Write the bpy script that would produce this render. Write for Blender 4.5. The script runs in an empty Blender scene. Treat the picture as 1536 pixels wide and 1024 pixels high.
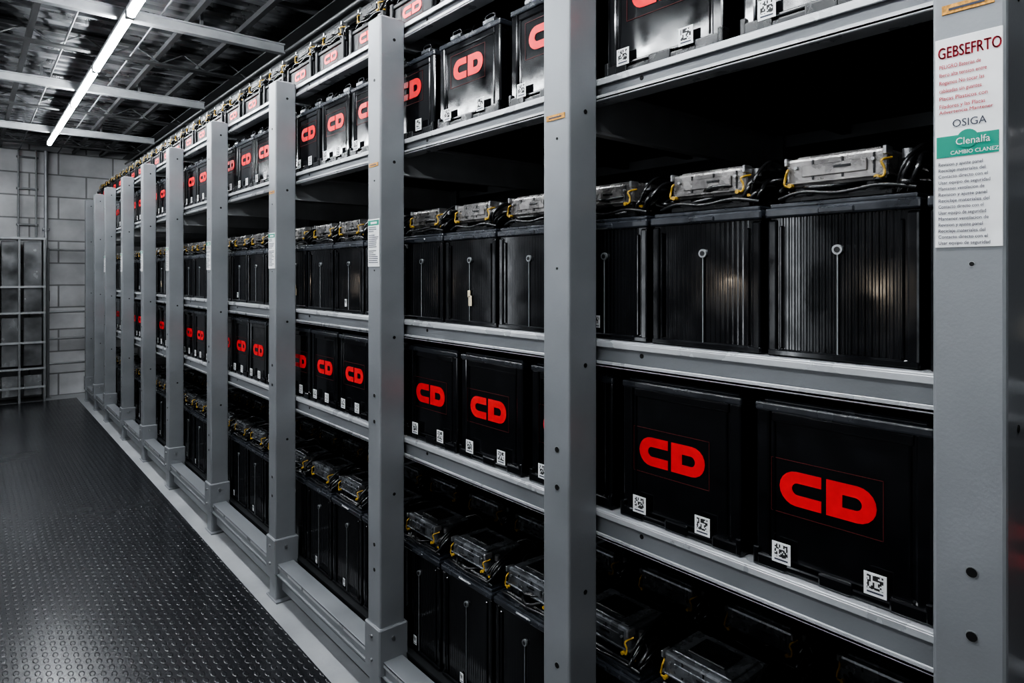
import bpy, bmesh, math, random
from mathutils import Vector
S=1.15; ZF=1.38
random.seed(4)
scn=bpy.context.scene
# ------------------------------------------------------------------ materials
def nt(name):
    m=bpy.data.materials.new(name); m.use_nodes=True
    t=m.node_tree; b=t.nodes['Principled BSDF']; return m,t,b
def mat(name,col,rough=.5,metal=0.,var=.0,vscale=8.,bump=0.,bscale=60.,rvar=0.,spec=.5,stretch=(1,1,1)):
    m,t,b=nt(name)
    b.inputs['Base Color'].default_value=(*col,1); b.inputs['Roughness'].default_value=rough
    b.inputs['Metallic'].default_value=metal; b.inputs['Specular IOR Level'].default_value=spec
    if var or rvar or bump:
        g=t.nodes.new('ShaderNodeNewGeometry'); mp=t.nodes.new('ShaderNodeMapping')
        mp.inputs['Scale'].default_value=stretch
        t.links.new(g.outputs['Position'],mp.inputs['Vector'])
        n=t.nodes.new('ShaderNodeTexNoise'); n.inputs['Scale'].default_value=vscale; n.inputs['Detail'].default_value=6
        t.links.new(mp.outputs[0],n.inputs['Vector'])
        if var:
            r=t.nodes.new('ShaderNodeMapRange'); r.inputs[1].default_value=.3; r.inputs[2].default_value=.7
            r.inputs[3].default_value=1-var; r.inputs[4].default_value=1+var
            t.links.new(n.outputs['Fac'],r.inputs[0])
            mx=t.nodes.new('ShaderNodeVectorMath'); mx.operation='SCALE'; mx.inputs[0].default_value=col
            t.links.new(r.outputs[0],mx.inputs['Scale']); t.links.new(mx.outputs[0],b.inputs['Base Color'])
        if rvar:
            r2=t.nodes.new('ShaderNodeMapRange'); r2.inputs[1].default_value=.3; r2.inputs[2].default_value=.7
            r2.inputs[3].default_value=max(.03,rough-rvar); r2.inputs[4].default_value=rough+rvar
            t.links.new(n.outputs['Fac'],r2.inputs[0]); t.links.new(r2.outputs[0],b.inputs['Roughness'])
        if bump:
            n2=t.nodes.new('ShaderNodeTexNoise'); n2.inputs['Scale'].default_value=bscale; n2.inputs['Detail'].default_value=4
            t.links.new(mp.outputs[0],n2.inputs['Vector'])
            bp=t.nodes.new('ShaderNodeBump'); bp.inputs['Strength'].default_value=bump; bp.inputs['Distance'].default_value=.01
            t.links.new(n2.outputs['Fac'],bp.inputs['Height']); t.links.new(bp.outputs[0],b.inputs['Normal'])
    return m
M={}
M['post']=mat('painted_steel_grey',(.25,.259,.272),.36,.2,.10,5,.04,180,.08)
M['beam']=mat('beam_paint',(.46,.47,.485),.32,.25,.12,9,.04,150,.1)
M['arm']=mat('arm_paint',(.50,.51,.52),.45,.1,.12,9,.04,150,.1)
M['deck']=mat('shelf_deck_steel',(.04,.042,.045),.5,.4,.2,6)
M['black']=mat('black_plastic',(.005,.0055,.007),.12,0,.3,14,.012,25,.06,.75)
M['blackm']=mat('black_plastic_matte',(.012,.0125,.014),.28,0,.3,20,.03,90,.1,.6)
M['blackr']=mat('black_plastic_rough',(.008,.0085,.010),.42,0,.3,20,.03,90,.1,.2)
M['lid']=mat('lid_plastic',(.030,.0335,.041),.22,0,.3,20,.03,120,.08,.9)
M['cable']=mat('cable_rubber',(.016,.016,.017),.24,spec=.9)
M['silver']=mat('module_casing',(.25,.24,.235),.28,.7,.5,22,.14,160,.12)
M['dkmod']=mat('module_casing_dark',(.16,.167,.178),.26,.6,.4,26,.1,200,.1)
M['yellow']=mat('yellow_clip',(.46,.29,.05),.4)
M['orange']=mat('orange_terminal',(.6,.2,.03),.4)
M['red']=mat('red_print',(.78,.026,.030),.45,0,.08,40)
M['redline']=mat('red_thin_line',(.12,.015,.015),.5)
M['white']=mat('label_white',(.74,.74,.74),.5,0,.05,30)
M['rod']=mat('vent_rod',(.36,.37,.38),.3,.6)
M['hole']=mat('bolt_hole_black',(.004,.004,.004),.6)
M['bolt']=mat('zinc_bolt',(.45,.45,.46),.3,.9)
M['teal']=mat('label_teal',(.02,.27,.19),.5)
M['ink']=mat('label_ink',(.05,.055,.08),.6)
M['inkred']=mat('label_ink_red',(.5,.03,.05),.6)
M['amber']=mat('label_amber',(.55,.27,.05),.5,0,.4,200)
M['brass']=mat('cream_sticker',(.6,.52,.38),.5)
M['conduit']=mat('conduit_grey',(.14,.142,.145),.4,.5,.1,10)
M['joistL']=mat('joist_galvanised',(.38,.39,.40),.4,.4,.15,8)
M['joistM']=mat('joist_mid',(.17,.174,.18),.4,.5,.15,8)
M['joistD']=mat('joist_dark',(.05,.051,.053),.5,.4,.15,8)
M['panel']=mat('cabinet_panel',(.24,.245,.25),.2,.6,.4,5,.15,9,.1)
M['cabframe']=mat('cabinet_frame',(.25,.255,.26),.4,.5,.1,8)
M['ceil']=mat('corrugated_deck',(.20,.203,.21),.32,.7,.6,4,.3,20,.15)
M['wallside']=mat('wall_paint_grey',(.16,.16,.165),.7,0,.15,3,.1,30)
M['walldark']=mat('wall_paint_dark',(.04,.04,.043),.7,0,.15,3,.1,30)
M['conc']=mat('sealed_concrete',(.33,.337,.348),.45,0,.16,4,.08,60,.1)
# qr
def qrmat():
    m,t,b=nt('qr_print'); b.inputs['Roughness'].default_value=.5
    tc=t.nodes.new('ShaderNodeTexCoord'); sc=t.nodes.new('ShaderNodeVectorMath'); sc.operation='SCALE'; sc.inputs['Scale'].default_value=330
    fl=t.nodes.new('ShaderNodeVectorMath'); fl.operation='FLOOR'
    wn=t.nodes.new('ShaderNodeTexWhiteNoise'); wn.noise_dimensions='3D'
    sp=t.nodes.new('ShaderNodeSeparateXYZ'); cb=t.nodes.new('ShaderNodeCombineXYZ')
    t.links.new(tc.outputs['Object'],sc.inputs[0]); t.links.new(sc.outputs[0],fl.inputs[0])
    t.links.new(fl.outputs[0],sp.inputs[0]); t.links.new(sp.outputs[1],cb.inputs[1]); t.links.new(sp.outputs[2],cb.inputs[2])
    t.links.new(cb.outputs[0],wn.inputs['Vector'])
    gt=t.nodes.new('ShaderNodeMath'); gt.operation='GREATER_THAN'; gt.inputs[1].default_value=.5
    t.links.new(wn.outputs['Value'],gt.inputs[0])
    mr=t.nodes.new('ShaderNodeMapRange'); mr.inputs[3].default_value=.02; mr.inputs[4].default_value=.70
    t.links.new(gt.outputs[0],mr.inputs[0]); t.links.new(mr.outputs[0],b.inputs['Base Color'])
    return m
M['qr']=qrmat()
def matmat():
    m,t,b=nt('rubber_coin_mat')
    b.inputs['Base Color'].default_value=(.015,.016,.019,1); b.inputs['Roughness'].default_value=.3
    b.inputs['Specular IOR Level'].default_value=1.0
    g=t.nodes.new('ShaderNodeNewGeometry'); sp=t.nodes.new('ShaderNodeSeparateXYZ'); t.links.new(g.outputs['Position'],sp.inputs[0])
    def mth(op,a,bv=None):
        n=t.nodes.new('ShaderNodeMath'); n.operation=op
        for i,v in enumerate((a,bv)):
            if v is None: continue
            if isinstance(v,(int,float)): n.inputs[i].default_value=v
            else: t.links.new(v,n.inputs[i])
        return n.outputs[0]
    sx=mth('MULTIPLY',sp.outputs[0],30.0); sy=mth('MULTIPLY',sp.outputs[1],18.0)
    row=mth('FLOOR',sx); off=mth('MULTIPLY',mth('MODULO',mth('ABSOLUTE',row),2.0),.5)
    fx=mth('SUBTRACT',mth('FRACT',sx),.5); fy=mth('SUBTRACT',mth('FRACT',mth('ADD',sy,off)),.5)
    d=mth('SQRT',mth('ADD',mth('POWER',mth('ABSOLUTE',mth('MULTIPLY',fx,1.3)),2.0),mth('POWER',mth('ABSOLUTE',fy),2.0)))
    mr=t.nodes.new('ShaderNodeMapRange'); mr.interpolation_type='SMOOTHSTEP'
    mr.inputs[1].default_value=.40; mr.inputs[2].default_value=.26; mr.inputs[3].default_value=0; mr.inputs[4].default_value=1
    t.links.new(d,mr.inputs[0])
    bp=t.nodes.new('ShaderNodeBump'); bp.inputs['Strength'].default_value=.6; bp.inputs['Distance'].default_value=.003
    t.links.new(mr.outputs[0],bp.inputs['Height']); t.links.new(bp.outputs[0],b.inputs['Normal'])
    n=t.nodes.new('ShaderNodeTexNoise'); n.inputs['Scale'].default_value=1.1; n.inputs['Detail'].default_value=3
    t.links.new(g.outputs['Position'],n.inputs['Vector'])
    r2=t.nodes.new('ShaderNodeMapRange'); r2.inputs[1].default_value=.3; r2.inputs[2].default_value=.7; r2.inputs[3].default_value=.22; r2.inputs[4].default_value=.28
    t.links.new(n.outputs['Fac'],r2.inputs[0]); t.links.new(r2.outputs[0],b.inputs['Roughness'])
    return m
M['mat']=matmat()
def blockmat():
    m,t,b=nt('painted_concrete_block'); b.inputs['Roughness'].default_value=.45
    g=t.nodes.new('ShaderNodeNewGeometry'); sp=t.nodes.new('ShaderNodeSeparateXYZ'); cb=t.nodes.new('ShaderNodeCombineXYZ')
    t.links.new(g.outputs['Position'],sp.inputs[0]); t.links.new(sp.outputs[0],cb.inputs[0]); t.links.new(sp.outputs[2],cb.inputs[1])
    br=t.nodes.new('ShaderNodeTexBrick'); br.inputs['Scale'].default_value=1
    br.inputs['Brick Width'].default_value=.62; br.inputs['Row Height'].default_value=.29; br.inputs['Mortar Size'].default_value=.010
    br.inputs['Color1'].default_value=(.62,.62,.63,1); br.inputs['Color2'].default_value=(.48,.48,.49,1); br.inputs['Mortar'].default_value=(.25,.25,.25,1)
    t.links.new(cb.outputs[0],br.inputs['Vector'])
    n=t.nodes.new('ShaderNodeTexNoise'); n.inputs['Scale'].default_value=2.5; n.inputs['Detail'].default_value=7
    t.links.new(g.outputs['Position'],n.inputs['Vector'])
    mr=t.nodes.new('ShaderNodeMapRange'); mr.inputs[1].default_value=.3; mr.inputs[2].default_value=.7; mr.inputs[3].default_value=.65; mr.inputs[4].default_value=1.1
    t.links.new(n.outputs['Fac'],mr.inputs[0])
    sc=t.nodes.new('ShaderNodeVectorMath'); sc.operation='SCALE'; t.links.new(br.outputs['Color'],sc.inputs[0]); t.links.new(mr.outputs[0],sc.inputs['Scale'])
    t.links.new(sc.outputs[0],b.inputs['Base Color'])
    bp=t.nodes.new('ShaderNodeBump'); bp.inputs['Strength'].default_value=.6; bp.inputs['Distance'].default_value=.01; bp.invert=True
    t.links.new(br.outputs['Fac'],bp.inputs['Height']); t.links.new(bp.outputs[0],b.inputs['Normal'])
    return m
M['block']=blockmat()
def emis(name,col,st):
    m=bpy.data.materials.new(name); m.use_nodes=True; t=m.node_tree; t.nodes.clear()
    e=t.nodes.new('ShaderNodeEmission'); e.inputs[0].default_value=(*col,1); e.inputs[1].default_value=st
    o=t.nodes.new('ShaderNodeOutputMaterial'); t.links.new(e.outputs[0],o.inputs[0]); return m
M['tube']=emis('led_tube_glow',(.93,.97,1.0),72)
M['fill_tube']=emis('added_fill_glow',(.93,.97,1.0),48)  # emission of the added off-screen fill tubes
M['strip']=emis('added_strip_glow',(.90,.95,1.0),6)  # emission of the added reflection strips on the left wall
M['warm']=emis('added_glint_glow',(1.0,.84,.66),22)  # emission of the added warm glint lamps

# ------------------------------------------------------------------ mesh builder (units: D)
class MB:
    def __init__(s): s.v=[];s.f=[];s.m=[];s.sm=[];s.mats=[]
    def mi(s,k):
        if k not in s.mats: s.mats.append(k)
        return s.mats.index(k)
    def add(s,vs,fs,k,smooth=False):
        o=len(s.v); s.v+= [tuple(p) for p in vs]; i=s.mi(k)
        for f in fs: s.f.append([o+a for a in f]); s.m.append(i); s.sm.append(smooth)
    def box(s,x0,x1,y0,y1,z0,z1,k,bev=0,seg=1):
        if not bev:
            vs=[(x,y,z) for x in(x0,x1) for y in(y0,y1) for z in(z0,z1)]
            s.add(vs,[(0,1,3,2),(4,6,7,5),(0,4,5,1),(2,3,7,6),(0,2,6,4),(1,5,7,3)],k); return
        bm=bmesh.new(); bmesh.ops.create_cube(bm,size=1)
        for v in bm.verts:
            v.co=Vector(((x0+x1)/2+v.co.x*(x1-x0),(y0+y1)/2+v.co.y*(y1-y0),(z0+z1)/2+v.co.z*(z1-z0)))
        bmesh.ops.bevel(bm,geom=list(bm.edges),offset=bev,segments=seg,profile=.5,affect='EDGES')
        bm.verts.index_update()
        s.add([v.co[:] for v in bm.verts],[[v.index for v in f.verts] for f in bm.faces],k); bm.free()
    def tube(s,pts,r,k,seg=6,cap=True):
        pts=[Vector(p) for p in pts]; n=len(pts); vs=[];up=Vector((.13,.27,1)).normalized()
        for i,p in enumerate(pts):
            t=(pts[min(i+1,n-1)]-pts[max(i-1,0)]).normalized()
            a=t.cross(up)
            if a.length<1e-3: a=t.cross(Vector((1,0,0)))
            a.normalize(); b=t.cross(a)
            for j in range(seg):
                an=2*math.pi*j/seg; vs.append(p+a*r*math.cos(an)+b*r*math.sin(an))
        fs=[(i*seg+j,i*seg+(j+1)%seg,(i+1)*seg+(j+1)%seg,(i+1)*seg+j) for i in range(n-1) for j in range(seg)]
        s.add(vs,fs,k,True)
        if cap: s.add([vs[j] for j in range(seg)]+[vs[(n-1)*seg+j] for j in range(seg)],[tuple(range(seg)),tuple(range(seg,2*seg))],k)
    def curve(s,ctrl,r,k,seg=6,res=5):
        c=[Vector(p) for p in ctrl]; c=[c[0]]+c+[c[-1]]; out=[]
        for i in range(1,len(c)-2):
            for j in range(res):
                t=j/res; p0,p1,p2,p3=c[i-1],c[i],c[i+1],c[i+2]
                out.append(.5*((2*p1)+(p2-p0)*t+(2*p0-5*p1+4*p2-p3)*t*t+(3*p1-p0-3*p2+p3)*t**3))
        out.append(c[-2]); s.tube(out,r,k,seg)
    def prism(s,ol,z0,z1,k):
        n=len(ol); vs=[(x,y,z0) for x,y in ol]+[(x,y,z1) for x,y in ol]
        s.add(vs,[(i,(i+1)%n,n+(i+1)%n,n+i) for i in range(n)]+[tuple(range(n)),tuple(range(n,2*n))],k)
    def loopstrip(s,A,B,x,k,yo,zo,closed):
        n=len(A); P=lambda q,xx:(xx,yo-q[0],zo+q[1])
        x2=x+.0012
        vs=[P(a,x) for a in A]+[P(b,x) for b in B]+[P(a,x2) for a in A]+[P(b,x2) for b in B]
        rg=range(n) if closed else range(n-1); fs=[]
        for i in rg:
            j=(i+1)%n
            fs+=[(i,j,n+j,n+i),(i,j,2*n+j,2*n+i),(n+i,n+j,3*n+j,3*n+i)]
        if not closed: fs+=[(0,n,3*n,2*n),(n-1,2*n-1,4*n-1,3*n-1)]
        s.add(vs,fs,k)
    def mesh(s,name,tr=(0,0,0)):
        me=bpy.data.meshes.new(name)
        me.from_pydata([((x+tr[0])*S,(y+tr[1])*S,(z+tr[2])*S) for x,y,z in s.v],[],s.f)
        for k in s.mats: me.materials.append(M[k])
        for p,i,sm in zip(me.polygons,s.m,s.sm): p.material_index=i; p.use_smooth=sm
        bm=bmesh.new(); bm.from_mesh(me); bmesh.ops.recalc_face_normals(bm,faces=bm.faces); bm.to_mesh(me); bm.free()
        return me
    def obj(s,name,parent=None,world=True,cam=False):
        o=bpy.data.objects.new(name,s.mesh(name,(0,0,ZF) if world else (0,0,0)))
        scn.collection.objects.link(o)
        if parent: o.parent=parent
        return o
def empty(name,loc=(0,0,0)):
    e=bpy.data.objects.new(name,None); e.empty_display_size=.2; e.location=loc; scn.collection.objects.link(e); return e
def place(me,name,X,Y,Z):
    o=bpy.data.objects.new(name,me); o.location=(X*S,Y*S,(Z+ZF)*S); scn.collection.objects.link(o); return o

# ------------------------------------------------------------------ logo
def logo(b,x,yc,zc,W=.168,H=.060):
    r=H/2; th=H*.325; wl=W*.475; N=10
    yo=yc+W/2; zo=zc-H/2
    arc=lambda cx,R,a0,a1:[(cx+R*math.cos(math.radians(a0+(a1-a0)*i/N)),r+R*math.sin(math.radians(a0+(a1-a0)*i/N))) for i in range(N+1)]
    A=[(wl,H)]+arc(r*1.2,r,90,270)+[(wl,0)]; B=[(wl,H-th)]+arc(r*1.3,r-th,90,270)+[(wl,th)]
    b.loopstrip(A,B,x,'red',yo,zo,False)
    x0=W-wl
    A=[(x0,0),(x0,H)]+arc(W-r*1.0,r,90,-90); B=[(x0+th*1.35,th),(x0+th*1.35,H-th)]+arc(W-r*1.1,r-th,90,-90)
    b.loopstrip(A,B,x,'red',yo,zo,True)
    fw,fh=W*1.12,H*1.6; y0,y1=yc-fw/2,yc+fw/2; z0,z1=zc-fh/2,zc+fh/2; t=.0009; xx=x+.0004
    for q in((y0,y1,z0,z0+t),(y0,y1,z1-t,z1),(y0,y0+t,z0,z1),(y1-t,y1,z0,z1)): b.box(xx,xx+.0006,*q,'redline')
def qr(b,x,y,z,w=.034,h=.036):
    b.box(x,x+.001,y-w/2,y+w/2,z-h/2,z+h/2,'white')
    b.box(x-.0004,x,y-w*.36,y+w*.36,z-h*.22,z+h*.40,'qr')
    b.box(x-.0004,x,y-w*.36,y+w*.36,z-h*.38,z-h*.31,'ink')
# ------------------------------------------------------------------ charger module with cables
def module(b,z,casing,seed,w):
    R=random.Random(seed); k=casing
    yo=R.uniform(-.006,.012)
    b.box(.02,.17,-w*.36+yo,w*.36+yo,z,z+.012,'blackm',.003)
    for sx in(.04,.145):
        for sy in(-.06,.06): b.box(sx-.012,sx+.012,sy-.016+yo,sy+.016+yo,z+.01,z+.032,'blackm',.003)
    x0,x1,y0,y1=.022,.150,-.080+yo,.088+yo; z0=z+.026; z1=z+.078
    b.box(x0,x1,y0,y1,z0,z1,k,.006,2)
    b.box(x0-.004,x1+.004,y0-.004,y1+.004,z0+.006,z0+.011,k,.0015)
    b.box(x0+.012,x1-.012,y0+.014,y1-.014,z1-.001,z1+.004,k,.0018)
    b.box(x0+.03,x1-.03,y0+.04,y1-.04,z1+.003,z1+.008,'blackm',.002)
    b.box(x0-.0035,x0,y0+.03,y1-.03,z0+.018,z1-.014,k,.001)
    b.box(x0-.005,x0-.003,y0+.055,y1-.085,z0+.028,z1-.020,'blackm')
    for j in range(3): b.box(x0-.0015,x0+.001,y0+.018+.05*j,y0+.021+.05*j,z0+.012,z1-.006,'blackm')
    for yy in(y0+.002,y1-.002):
        sg=1 if yy>0 else -1
        b.curve([(x0-.006,yy-sg*.014,z0+.003),(x0-.009,yy,z0+.005),(x0-.007,yy,z0+.018),(x0-.008,yy-sg*.004,z0+.030),(x0+.012,yy+sg*.004,z0+.036)],.0022,'yellow',6,4)
        b.tube([(x0-.012,yy-sg*.010,z0+.004),(x0,yy-sg*.010,z0+.004)],.0042,'yellow',8)
        b.curve([(x1+.004,yy,z0+.003),(x1+.007,yy,z0+.02),(x1-.01,yy+sg*.004,z0+.034)],.0022,'yellow',6,4)
        b.box(x0-.006,x0+.02,yy-.003,yy+.003,z1-.012,z1+.002,'bolt',.001)
    for yy in(y0+.02,y1-.02):
        b.tube([(x0-.001,yy,z0+.035),(x0-.006,yy,z0+.035)],.003,'bolt',8)
    for sy in(-.07,.07):
        b.tube([(.19,sy,z),(.19,sy,z+.03)],.009,'bolt',10); b.tube([(.19,sy,z+.03),(.19,sy,z+.036)],.013,'orange' if sy>0 else 'blackm',10)
    b.box(.175,.205,-.065,.065,z+.020,z+.026,'bolt',.002)
    for i in range(9):
        ya=R.choice((y0,y1))+R.uniform(-.02,.02); yb=-w/2+R.uniform(.01,.05) if i%3 else w/2-.02
        a=(R.uniform(.05,.14),ya,z0+R.uniform(.0,.03)); c=(R.uniform(.16,.22),yb,z+R.uniform(.0,.03))
        m1=(R.uniform(.0,.08),(ya+yb)/2+R.uniform(-.03,.03),z+R.uniform(.008,.05)); m2=(R.uniform(.1,.2),yb+R.uniform(-.01,.02),z+R.uniform(.02,.085))
        b.curve([a,m1,m2,c,(.19,.07 if i%2 else -.07,z+.03)],R.uniform(.003,.005),'cable',6,5)
    for i in range(6):
        y=-w/2+.004+R.uniform(0,.035); zz=R.uniform(0,.055)
        b.curve([(.03,y+.02,z+.006),(R.uniform(.01,.03),y,z+.02+zz*.6),(.07,y+R.uniform(-.006,.012),z+.035+zz),(.15,y+.01,z+.03+zz),(.22,y+.02,z+.01)],R.uniform(.003,.0046),'cable',6,5)
    b.curve([(.012,-w/2+.01,z+.008),(.004,-w/2+.06,z+.016),(.006,0,z+.010),(.004,.06,z+.016),(.014,w/2-.02,z+.008)],.0035,'cable',6,5)
    b.box(.018,.024,-w/2+.03,-w/2+.038,z+.02,z+.025,'yellow')
    b.tube([(.05,-w/2+.035,z+.06),(.05,-w/2+.035,z+.075)],.008,'bolt',8)
def flute_battery(h,w,dep,casing,seed,with_qr):
    b=MB(); n=int((w-.05)/.0105); y0=-w/2+.025; p=(w-.05)/n; xf=.009; ol=[(xf+.001,-w/2+.004),(xf-.001,-w/2+.008),(xf-.001,y0)]
    for i in range(n):
        a=y0+i*p; ol+=[(xf+.0007,a+p*.15),(xf+.0007,a+p*.42),(xf-.0004,a+p*.60),(xf-.0004,a+p*.96)]
    ol+=[(xf-.001,-y0),(xf-.001,w/2-.008),(xf+.001,w/2-.004),(dep-.008,w/2-.004),(dep-.008,-w/2+.004)]
    b.prism(ol,.004,h-.022,'black')
    for sy in(-1,1):
        b.box(.004,.022,sy*(w/2-.012)-.009,sy*(w/2-.012)+.009,.002,h-.028,'black',.004,2)
        b.box(.0035,.012,sy*(w/2-.028)-.003,sy*(w/2-.028)+.003,.014,h-.04,'black',.002)
    b.box(.003,dep-.004,-w/2+.002,w/2-.002,0,.013,'black',.003)
    b.box(0,dep,-w/2,w/2,h-.026,h-.008,'lid',.004,2)
    b.box(.006,dep-.006,-w/2+.006,w/2-.006,h-.009,h,'lid',.003,2)
    b.box(-.003,.01,-.03,.03,h-.024,h-.012,'lid',.003)
    b.tube([(.006,0,.008),(.006,0,h-.09)],.0014,'rod',6)
    b.tube([(.009,0,h-.085),(.0035,0,h-.085)],.0085,'rod',16); b.tube([(.0036,0,h-.085),(.0026,0,h-.085)],.005,'blackm',12)
    if with_qr: qr(b,.0035,w/2-.055 if seed%2 else .02,.038,.017,.028)
    if seed==3:
        b.box(.004,.006,-.012,.004,.055,.085,'brass',.001); b.box(.004,.006,-.005,.008,.08,.10,'brass',.001)
    module(b,h,casing,seed,w)
    return b
def logo_battery(h,w,dep,off,tray,seed,zl=None):
    b=MB()
    b.box(.006,dep-.004,-w/2+.006,w/2-.006,.012,h-.02,'black',.006,2)
    for sy in(-1,1):
        b.box(.001,.03,sy*(w/2-.016)-.013,sy*(w/2-.016)+.013,.014,h-.018,'black',.005,2)
        b.box(.003,.012,sy*(w/2-.036)-.0025,sy*(w/2-.036)+.0025,.03,h-.03,'black',.002)
    b.box(.002,.012,-w/2+.03,w/2-.03,h-.04,h-.02,'black',.004,2)
    b.box(-.001,dep,-w/2+.001,w/2-.001,h-.022,h-.006,'lid',.004,2)
    b.box(.01,dep-.01,-w/2+.012,w/2-.012,h-.008,h,'lid',.003)
    b.box(-.003,dep-.002,-w/2,w/2,0,.016,tray,.004,2)
    for yy in(-w*.38,0,w*.38):
        b.box(-.006,.012,yy-.028,yy+.028,0,.024,tray,.004,2)
    for yy in(-w/2+.006,w/2-.006): b.box(-.006,.02,yy-.006,yy+.006,0,.034,tray,.003,2)
    b.box(-.001,.008,-w/2+.03,w/2-.03,.020,.026,'black',.002)
    logo(b,.0042,off,zl or h*.50,W=(.168 if w>.27 else .150) if h>.28 else .150,H=.060 if w>.27 else .055)
    qr(b,-.0075,w/2-.055,.036); qr(b,-.0075,-w/2+.082,.036)
    if h<.28:
        for yy in(-.08,.08):
            b.box(.01,.05,yy-.025,yy+.025,h-.001,h+.014,'dkmod',.003)
            b.curve([(.02,yy-.02,h+.01),(.02,yy-.018,h+.026),(.02,yy+.018,h+.026),(.02,yy+.02,h+.01)],.003,'blackm',6,4)
        for i in range(4): b.curve([(.03,-.10+.06*i,h+.005),(.05,-.08+.05*i,h+.035),(.12,-.05+.03*i,h+.03),(.2,.02*i,h+.004)],.0045,'cable',6,4)
    return b
def low_battery(seed):
    b=MB(); w=.285; dep=.26; h=.095
    b.box(-.003,dep,-w/2,w/2,0,.016,'blackr',.004,2)
    b.box(.004,dep-.004,-w/2+.006,w/2-.006,.012,h-.012,'blackr',.006,2)
    b.box(0,dep,-w/2+.002,w/2-.002,h-.016,h,'blackr',.004,2)
    logo(b,.0025,.0,h*.5,W=.12,H=.036)
    for yy in(-w/2+.02,w/2-.02):
        b.box(-.004,.01,yy-.01,yy+.01,0,h+.006,'blackr',.003)
    module(b,h,'blackr',seed,w-.03)
    return b
# meshes
fl3=[flute_battery(.272,.252,.25,'silver',i,i in(2,)).mesh('fluted_battery_mesh') for i in range(4)]
fl1=[flute_battery(.345,.250,.25,'dkmod',10+i,True).mesh('tall_battery_mesh') for i in range(4)]
lg2a=logo_battery(.302,.292,.26,.022,'black',0).mesh('branded_battery_mesh')
lg2b=logo_battery(.302,.280,.26,.018,'black',1).mesh('branded_battery_mesh')
lg2n=logo_battery(.302,.252,.26,.004,'black',2).mesh('branded_battery_mesh')
lg4w=logo_battery(.262,.300,.26,.010,'blackm',5,.163).mesh('branded_battery_mesh')
lg4n=logo_battery(.262,.256,.26,.004,'blackm',6,.158).mesh('branded_battery_mesh')
lg5=[low_battery(20+i).mesh('low_battery_mesh') for i in range(3)]
ZA,ZB,ZC,ZE,ZT=-.145,-.525,.44,-1.215,.815
XF=1.108; YEND=8.45
def row(meshes,name,start,pitch,z,x=XF,kmin=-2,pat=None,yend=YEND):
    k=kmin
    while start+k*pitch<yend:
        me=meshes[pat(k) if pat else (k*7+k//3)%len(meshes)]
        place(me,name,x,start+k*pitch,z); k+=1
row(fl3,'battery_with_charger',.4918,.2595,ZA,pat=lambda k:[0,1,2,0,3,1,0,2,1,3][k%10])
row(fl3,'battery_with_charger',.4918,.2595,ZA,x=XF+.27,yend=5)
for r in range(3): row(fl1,'tall_battery_with_charger',.251+.02*(r%2),.259,ZE,x=XF+.27*r,yend=YEND if r==0 else 6.5)
for y in(-.15,.165): place(lg2b,'logo_battery',XF,y,ZB)
for y in(.492,.808): place(lg2a,'logo_battery',XF,y,ZB)
for y in(1.118,1.427,1.722): place(lg2b,'logo_battery',XF,y,ZB)
y=1.995
while y<YEND: place(lg2n,'logo_battery',XF,y,ZB); y+=.262
for y in(-.15,.185,.515,.85,1.19,1.53,1.855): place(lg4w,'logo_battery',XF,y,ZC)
y=2.150
while y<YEND: place(lg4n,'logo_battery',XF,y,ZC); y+=.268
row(lg5,'low_logo_battery',.30,.309,ZT)

# ------------------------------------------------------------------ rack
rack=empty('battery_storage_rack',(1.0*S,4*S,0))
def rk(b,name):
    o=b.obj(name); o.parent=rack; o.location=(-1.0*S,-4*S,0); return o
posts=[-.46,.3168,1.0917,1.933,2.842,3.791,4.735,5.543,6.372,7.245,7.92,8.56]
PT=.82
for i,t in enumerate(posts):
    b=MB(); y0,y1=t-.083,t
    b.box(1.0,1.088,y0,y1,-1.25,PT,'post',.005,2)
    b.box(1.012,1.076,y0+.012,y1-.012,PT-.001,PT+.006,'beam',.002)
    b.box(.992,1.096,y0-.010,y1+.008,-1.262,-1.115,'post',.004)
    b.box(1.002,1.086,y0+.004,y1-.004,-1.378,-1.26,'post',.004)
    b.box(.995,1.11,y0-.02,y1+.015,-1.3795,-1.372,'post',.002)
    ym=(y0+y1)/2
    for z,r in((-.385,.0062),(-.468,.0062),(.014,.0028),(-.86,.0062),(-.94,.0062),(.62,.005),(.30,.003)):
        if i==1 and z>0.02: continue
        b.tube([(.9996,ym-.004,z),(1.004,ym-.004,z)],r*1.25,'rod',14); b.tube([(.9988,ym-.004,z),(1.003,ym-.004,z)],r,'hole',14)
    for z in(-.70,-.20,.36,.75):
        b.tube([(1.05,y0+.001,z),(1.05,y0-.001,z)],.005,'hole',12)
    for z in(-1.15,-1.225):
        b.tube([(.993,ym,z),(.986,ym,z)],.006,'bolt',6)
        b.tube([(1.04,y0-.008,z),(1.04,y0-.016,z)],.006,'bolt',6)
    b.box(1.93,1.99,y0+.01,y1-.01,-1.379,PT+.25,'post',.003)
    rk(b,'post_%d'%(i+1))
b=MB(); ya,yb=posts[0]-.083,posts[-1]
for z,h in((ZA,.055),(ZB,.060),(ZC,.046),(ZT,.044)):
    b.box(1.100,1.106,ya,yb,z-h,z-.002,'post')
    b.box(1.090,1.135,ya,yb,z-.007,z-.0005,'beam',.0015)
    b.box(1.089,1.094,ya,yb,z-.016,z-.004,'beam',.001)
    b.box(1.089,1.135,ya,yb,z-h-.005,z-h+.003,'beam',.0015)
    b.box(1.089,1.093,ya,yb,z-h-.003,z-h+.008,'beam',.001)
    b.box(1.95,1.99,ya,yb,z-h,z-.002,'post')
    for t in posts:
        b.tube([(1.101,t-.20,z-h*.5),(1.099,t-.20,z-h*.5)],.005,'hole',12)
rk(b,'shelf_beams')
b=MB()
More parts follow.
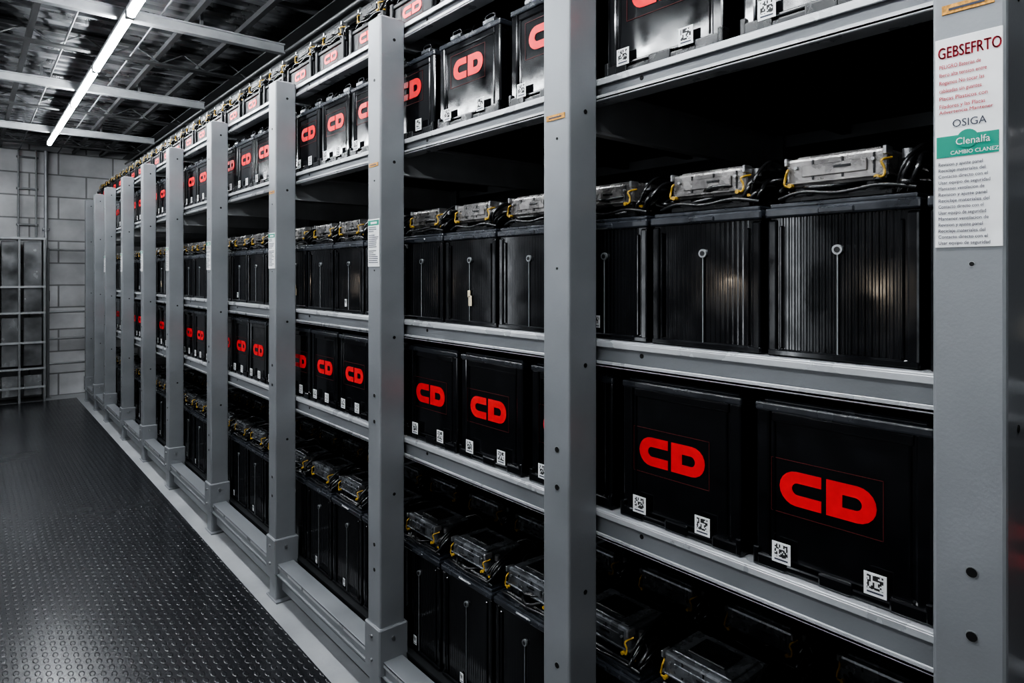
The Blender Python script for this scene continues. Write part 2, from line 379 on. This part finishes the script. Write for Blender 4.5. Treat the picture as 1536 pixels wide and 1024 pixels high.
for z,h in((ZA,.03),(ZB,.03),(ZC,.03),(ZT,.03)):
    b.box(1.135,1.95,ya,yb,z-.010,z-.001,'deck')
    for j in range(1,len(posts)):
        for s in(.33,.67):
            y=posts[j-1]*(1-s)+posts[j]*s; b.box(1.106,1.95,y-.012,y+.012,z-.035,z-.010,'deck')
rk(b,'shelf_decks')
b=MB()
for t in posts:
    for z,h in((ZA,.05),(ZB,.085),(ZC,.10),(ZT,.06)):
        y=t-.03
        b.box(1.088,1.94,y-.004,y+.004,z-h-.01,z-.011,'arm'); b.box(1.088,1.94,y-.022,y+.004,z-h-.014,z-h-.008,'arm'); b.box(1.088,1.94,y-.022,y+.004,z-.018,z-.011,'arm')
rk(b,'depth_arms')
b=MB()   # base rails
b.box(1.012,1.018,ya,yb,-1.262,-1.222,'post'); b.box(1.006,1.075,ya,yb,-1.224,-1.217,'post',.0015); b.box(1.006,1.012,ya,yb,-1.234,-1.218,'beam',.001)
b.box(1.004,1.04,ya,yb,-1.268,-1.259,'post',.0015)
b.box(1.03,1.07,ya,yb,-1.34,-1.30,'post',.003); 
b.box(1.09,1.97,ya,yb,-1.225,-1.216,'deck'); b.box(1.10,1.13,ya,yb,-1.32,-1.225,'deck')
for i in range(0,len(posts)):
    b.box(1.09,1.97,posts[i]-.06,posts[i]-.02,-1.379,-1.225,'deck')
rk(b,'base_rails')
# -------------------------------------------------- stickers
def text(parent,s,size,y,z,x,mk,wmax=None,name='print'):
    c=bpy.data.curves.new(name,'FONT'); c.body=s; c.size=size*S; c.extrude=.0001; c.materials.append(M[mk]); c.resolution_u=3
    o=bpy.data.objects.new(name,c); scn.collection.objects.link(o); o.rotation_euler=(math.pi/2,0,-math.pi/2)
    o.location=(x*S,y*S,(z+ZF)*S)
    if wmax:
        bpy.context.view_layer.update(); w=o.dimensions.x
        if w>0: o.scale=(wmax*S/w,1,1)
    o.parent=parent; return o
def sticker(idx,z0,z1,big):
    t=posts[idx]; y1=t-.004; y0=t-.083+.004; b=MB(); x=.9985
    b.box(x,1.0,y0,y1,z0,z1,'white',.0005)
    H=z1-z0
    if big:
        zb=z0+H*.43
        b.box(x-.0006,x,y0+.004,y1-.002,zb,zb+.028,'teal',.0002)
        b.tube([(x-.0014,(y0+y1)/2,zb+.022),(x-.0004,(y0+y1)/2,zb+.022)],.012,'teal',24)
        o=b.obj('warning_sticker')
        wd=y1-y0
        text(o,'GEBSEFRTO',.021,y1-.003,z1-.026,x-.0006,'inkred',wd*.93)
        text(o,'GEBSEFRTO',.021,y1-.0036,z1-.0265,x-.0006,'inkred',wd*.93)
        L=['PELIGRO Baterias de','Ibero alta tension entre','Rogamos No tocar las','cableadas sin guantes','Placas Plasticos con','Filadores y las Placas']
        for i,s in enumerate(L): text(o,s,.0075,y1-.005,z1-.040-i*.0105,x-.0006,'inkred',wd*(.62+.12*((i*37)%10)/10))
        text(o,'Advertencia Mantener',.0065,y1-.005,zb+.058,x-.0006,'inkred',wd*.8)
        text(o,'OSIGA',.014,y1-.02,zb+.039,x-.0006,'ink',wd*.5)
        text(o,'Clenalfa',.013,y1-.024,zb+.015,x-.0016,'white',wd*.5)
        text(o,'CAMBIO CLANEZ',.007,y1-.018,zb+.003,x-.0008,'white',wd*.7)
        for i in range(14):
            s=['Revision y ajuste panel','Reciclaje materiales del','Contacto directo con el','Usar equipo de seguridad','Mantener ventilacion de'][i%5]
            text(o,s,.0064,y1-.004,zb-.011-i*.0080,x-.0006,'ink',wd*(.66+.12*((i*53)%10)/10))
    else:
        b.box(x-.0006,x,y0+.002,y1-.002,z1-.020,z1-.004,'teal')
        b.box(x-.0008,x-.0005,y0+.014,y1-.02,z1-.016,z1-.009,'white')
        R=random.Random(idx); z=z1-.028
        while z>z0+.008:
            if R.random()>.12: b.box(x-.0006,x,y1-.006-(y1-y0)*R.uniform(.4,.85),y1-.006,z,z+.0022,'ink')
            z-=.0062
        o=b.obj('warning_sticker')
    return o
sticker(1,.036,.313,True)
for i in range(3,10): sticker(i,.026,.178,False)
def amber(idx,z):
    t=posts[idx]; b=MB(); b.box(.9985,1.0,t-.07,t-.012,z,z+.012,'amber'); b.box(.998,.9986,t-.06,t-.02,z+.004,z+.007,'ink'); b.obj('inspection_tag')
amber(1,.345); amber(2,.342); amber(3,.345); amber(4,.345)
# ------------------------------------------------------------------ room shell
XL,XR,YN,YFW,ZCEIL=-1.7,2.03,-2.2,9.1,1.46
b=MB(); b.box(XL,XR,YN,YFW,-1.46,-1.38,'conc'); b.obj('floor')
b=MB(); b.box(XL+.01,.945,YN+.02,YFW-.35,-1.3798,-1.372,'mat',.002); b.obj('rubber_floor_mat')
b=MB(); b.box(XL-.1,XR+.1,YFW,YFW+.1,-1.46,ZCEIL+.1,'block'); b.obj('wall_back')
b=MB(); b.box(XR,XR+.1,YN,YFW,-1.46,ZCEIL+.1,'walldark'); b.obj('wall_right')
b=MB(); b.box(XL-.1,XL,YN,YFW,-1.46,ZCEIL+.1,'wallside'); b.obj('wall_left')
b=MB(); b.box(XL-.1,XR+.1,YN-.1,YN,-1.46,ZCEIL+.1,'walldark'); b.obj('wall_front')
b=MB(); y=YN; prof=[]; pz=[(0,0),(.05,0),(.065,.03),(.105,.03),(.12,0)]
while y<YFW:
    for dy,dz in pz[:-1]: prof.append((y+dy,ZCEIL+dz))
    y+=.12
n=len(prof); vs=[(XL,p[0],p[1]) for p in prof]+[(XR,p[0],p[1]) for p in prof]
b.add(vs,[(i,i+1,n+i+1,n+i) for i in range(n-1)],'ceil')
b.box(XL,XR,YN,YFW,ZCEIL+.035,ZCEIL+.08,'ceil'); b.obj('ceiling')
jy=[.5,2.18,3.89,5.60,7.41]; b=MB()
for y in jy:
    b.box(XL,1.46,y-.022,y+.022,1.318,1.326,'joistL'); b.box(XL,1.46,y-.002,y+.002,1.326,1.37,'joistL'); b.box(XL,1.46,y-.02,y+.02,1.37,1.377,'joistL')
    for x in(-1.2,-.4,.4,1.0): b.box(x-.008,x+.008,y-.01,y+.01,1.37,ZCEIL,'joistM')
b.obj('ceiling_joists')
b=MB()
for y in [1.3,3.0,4.7,6.5,8.3]:
    b.box(XL,XR,y-.03,y+.03,1.35,1.362,'joistD'); b.box(XL,XR,y-.03,y+.03,1.44,1.452,'joistD')
    x=XL; u=0
    while x<XR-.15:
        b.tube([(x,y,1.36 if u else 1.445),(x+.14,y,1.445 if u else 1.36)],.005,'joistM',6); x+=.14; u=1-u
for y in [1.75,2.6,3.45,4.3,5.15,6.05,6.95,7.85]:
    b.box(XL,XR,y-.012,y+.012,1.425,1.45,'joistM')
for x in(-.9,-.1,.28,.95,1.22):
    b.box(x-.014,x+.014,YN,YFW,1.395,1.425,'joistD')
for x in(.45,.80): b.tube([(x,YN,1.39),(x,YFW-.05,1.39)],.006,'joistM',8)
b.obj('ceiling_trusses')
b=MB()
for (x,z,r) in((1.58,1.36,.030),(1.50,1.30,.013),(1.47,1.335,.010)):
    b.tube([(x,YN,z),(x,YFW-.05,z)],r,'conduit',12)
b.box(1.44,1.66,YN,YFW-.05,1.392,1.40,'joistD')
y=YN+.3
while y<YFW: b.tube([(1.58,y,1.36),(1.58,y,1.45)],.006,'joistL'); y+=.7
b.obj('cable_conduit_run')
def fixture(x,z,ys,mk):
    e=empty('led_strip_light',(x*S,0,(z+ZF)*S))
    for i,(a,c) in enumerate(ys):
        q=MB(); q.box(-.022,.022,a,c,.014,.034,'cabframe',.003); q.box(-.02,.02,a-.004,a+.012,-.014,.02,'cabframe',.002); q.box(-.02,.02,c-.012,c+.004,-.014,.02,'cabframe',.002)
        o=q.obj('housing_%d'%i,world=False); o.parent=e
        q=MB(); q.tube([(0,a+.01,0),(0,c-.01,0)],.0175,mk,12); o=q.obj('tube_%d'%i,world=False); o.parent=e
fixture(.62,1.276,[(y,y+1.09) for y in(-.78,.34,1.46,2.58,3.70,4.82,5.94)]+[(7.06,7.80)],'tube')
fixture(-.75,1.276,[(y,y+1.09) for y in(-.78,.34,1.46,2.58,3.70,4.82,5.94,7.06)],'fill_tube')  # unseen extra tube row, added as frontal fill on rack and far wall
for y in(-.9,.95,2.0,3.2,4.8,6.8):  # out-of-view strips added to put vertical streak reflections on the black batteries
    e=empty('added_reflection_strip',(XL*S,y*S,(.1+ZF)*S))
    q=MB(); q.box(.001,.03,-.055,.055,-.82,.82,'cabframe',.004); o=q.obj('housing',world=False); o.parent=e
    q=MB(); q.box(.0305,.040,-.04,.04,-.79,.79,'strip',.003); o=q.obj('strip_emitter',world=False); o.parent=e
for y in(1.47,2.42):  # unseen warm lamps, added to make glints on the near battery faces
    e=empty('added_glint_lamp',(XL*S,y*S,(-.07+ZF)*S))
    q=MB(); q.tube([(.001,0,0),(.03,0,0)],.05,'cabframe',20); o=q.obj('base',world=False); o.parent=e
    q=MB(); q.tube([(.03,0,0),(.045,0,0),(.055,0,0)],.032,'warm',16); o=q.obj('glint_emitter',world=False); o.parent=e
# ------------------------------------------------------------------ far end fittings
b=MB()
X0,X1,Y0,Y1=-.35,.66,8.72,9.0
for x in(X0,.42,X1-.02):
    for y in(Y0,Y1-.02): b.box(x,x+.022,y,y+.022,-1.38,.40,'cabframe',.002)
for z in(-1.22,-1.02,-.74,-.42,-.14,.38):
    b.box(X0,X1,Y0-.004,Y0+.004,z,z+.022,'joistL'); b.box(X0,X1,Y0,Y1,z+.004,z+.012,'cabframe')
x=X0+.06
while x<X1-.05:
    b.box(x,x+.16,Y0+.03,Y0+.05,-1.30,-1.08,'panel',.004); b.box(x,x+.16,Y0+.03,Y0+.06,-.98,-.46,'panel',.004); b.box(x,x+.16,Y0+.03,Y0+.06,-.40,.36,'panel',.004); x+=.19
b.obj('metal_shelving_unit')
b=MB()
for z in(-1.0,-.72,-.42,.28): b.tube([(.70,8.96,z),(1.25,8.96,z)],.012,'cabframe',8)
for x in(.70,1.08,1.25): b.tube([(x,8.96,-1.38),(x,8.96,.30)],.014,'cabframe',8)
for x in(.70,1.08,1.25): b.box(x-.03,x+.03,8.93,8.99,-1.38,-1.37,'cabframe')
b.obj('guard_rail')
b=MB(); b.tube([(.69,9.065,-1.3),(.69,9.065,1.40)],.02,'joistL',10); b.box(.655,.725,9.05,9.095,-.3,-.18,'cabframe',.003); b.box(.655,.725,9.05,9.095,.5,.53,'cabframe',.003); b.obj('vertical_conduit')
b=MB()
for x in(.44,.60): b.tube([(x,9.07,.42),(x,9.07,1.40)],.010,'cabframe',8)
for z in(.55,.95,1.3): b.box(.42,.62,9.062,9.095,z,z+.02,'joistM',.002)
b.obj('wall_cable_ladder')
# ------------------------------------------------------------------ world / camera
w=bpy.data.worlds.new('world'); scn.world=w; w.use_nodes=True
w.node_tree.nodes['Background'].inputs[0].default_value=(.5,.55,.6,1); w.node_tree.nodes['Background'].inputs[1].default_value=.03
cam=bpy.data.cameras.new('camera'); co=bpy.data.objects.new('camera',cam); scn.collection.objects.link(co)
cam.sensor_width=36; cam.lens=983/1536*36; cam.shift_y=-100/1536; cam.clip_start=.02
a=math.atan2(818,983); co.location=(0,0,ZF*S); co.rotation_euler=(math.pi/2,0,-a); scn.camera=co
scn.view_settings.view_transform='AgX'
scn.view_settings.exposure=.55
try: scn.view_settings.look='AgX - High Contrast'
except Exception as e: print(e)
